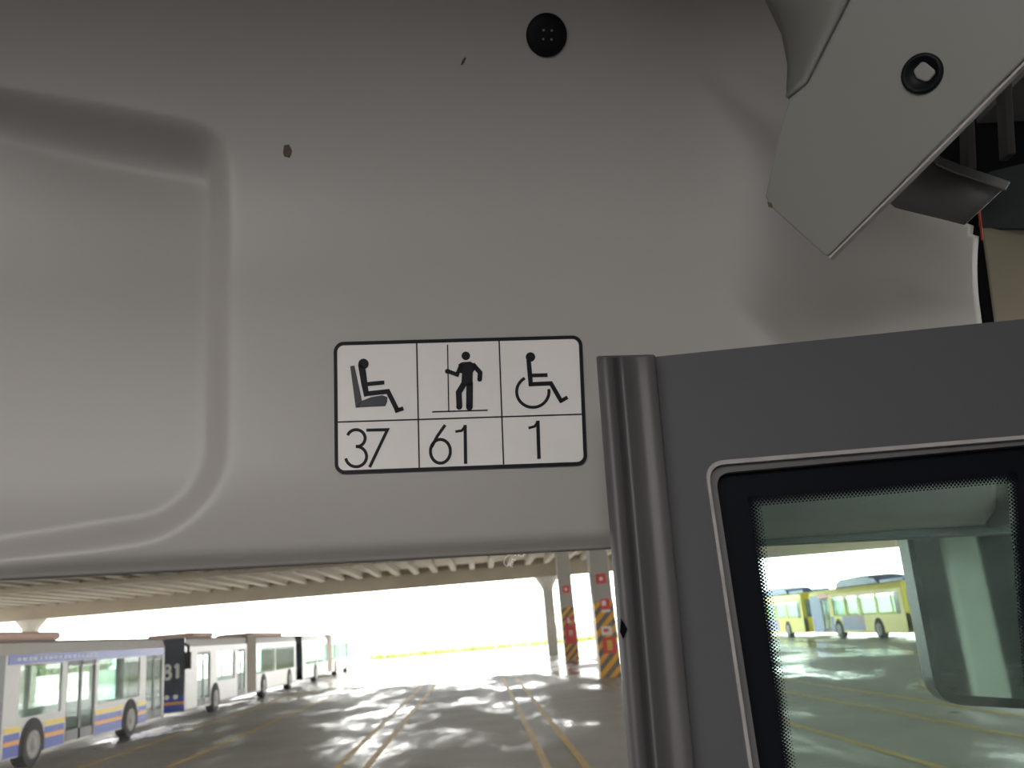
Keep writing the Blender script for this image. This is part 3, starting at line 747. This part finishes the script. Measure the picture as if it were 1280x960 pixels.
ybus('nearer yellow bus with a long blue roof pod at right', 46.3, 59.6)
ybus('farther yellow bus half hidden by the black glass border', 61.2, 74.2)

# ------------------------------------------------------------------ far boundary
m_bwall = mat('boundary_wall_paint', (0.45, 0.44, 0.40), .8, var=.2, vscale=.3)
bw = MB().box((-20, 118, 0), (60, 118.3, 2.3)); 
for k in range(17): bw.box((-20+k*5, 117.9, 0), (-19.7+k*5, 118, 2.4))
struct(bw.build('boundary_wall', m_bwall), 'pale boundary wall beyond the yard')
m_grass = mat('yellow_green_grass', (0.20, 0.24, 0.04), .9, var=.4, vscale=1.5)  # yellow green tone of the blades with random variation
gb_ = MB()
for k in range(1500):
    x, y = random.uniform(-14, 50), 116.5+random.uniform(-1.0, 1.2); h = random.uniform(.25, .8); a = random.uniform(0, 3.14); dx, dy = .12*math.cos(a), .12*math.sin(a)
    gb_.add([(x-dx, y-dy, 0), (x+dx, y+dy, 0), (x+random.uniform(-.2, .2), y+random.uniform(-.2, .2), h)], [(0, 1, 2)])
go = gb_.build('grass', m_grass); go['kind'] = 'stuff'; go['label'] = 'strip of yellow green grass along the boundary wall'; go['category'] = 'grass'

# hedge and wall on the left side of the yard, seen through the windows of the parked buses
m_hedge = mat('hedge_leaves', (0.10, 0.13, 0.06), .9, var=.5, vscale=.8)
struct(MB().box((-47.3, -20, 0), (-47, 125, 1.6)).build('side_wall', m_bwall), 'pale low wall along the left side of the yard')
hv, hf = [], []
for k in range(5200):
    x, y, z = -49.6+random.uniform(-.8, .8), random.uniform(-20, 125), random.uniform(.2, 4.2); a = random.uniform(0, 6.28); l_ = random.uniform(.3, .7)
    i0 = len(hv); hv += [(x, y-l_*math.cos(a), z-l_*math.sin(a)), (x+random.uniform(-.3, .3), y+l_*math.sin(a), z-l_*math.cos(a)), (x, y+l_*math.cos(a), z+l_*math.sin(a)), (x+random.uniform(-.3, .3), y-l_*math.sin(a), z+l_*math.cos(a))]; hf.append((i0, i0+1, i0+2, i0+3))
he = obj('hedge_foliage', hv, hf, m_hedge); he['kind'] = 'stuff'; he['label'] = 'tall green hedge behind the left row of buses'; he['category'] = 'hedge'

# ------------------------------------------------------------------ what the outside mirror looks at, behind the bus

# column and rear wall that the mirror shows
d_ = (MR(1216, 760)-CAMP).normalized(); r_ = d_-2*d_.dot(mn)*mn; p_ = MR(1216, 760)+r_*(6.5/math.hypot(r_.x, r_.y))
bevel(struct(MB().box((p_.x-.12, p_.y-.12, 0), (p_.x+.12, p_.y+.12, RZ)).build('concrete_post', mat('cream_paint', (.80, .76, .66), .6)), 'cream painted post beside the bus, seen in the mirror'), .03)
m_rear = mat('dark_rear_wall', (0.05, 0.055, 0.055), .8, var=.3, vscale=.3)
struct(MB().box((RX0, RY0-.4, 0), (RX1, RY0, RZ)).build('depot_rear_wall', m_rear), 'dark rear wall of the depot behind the camera')
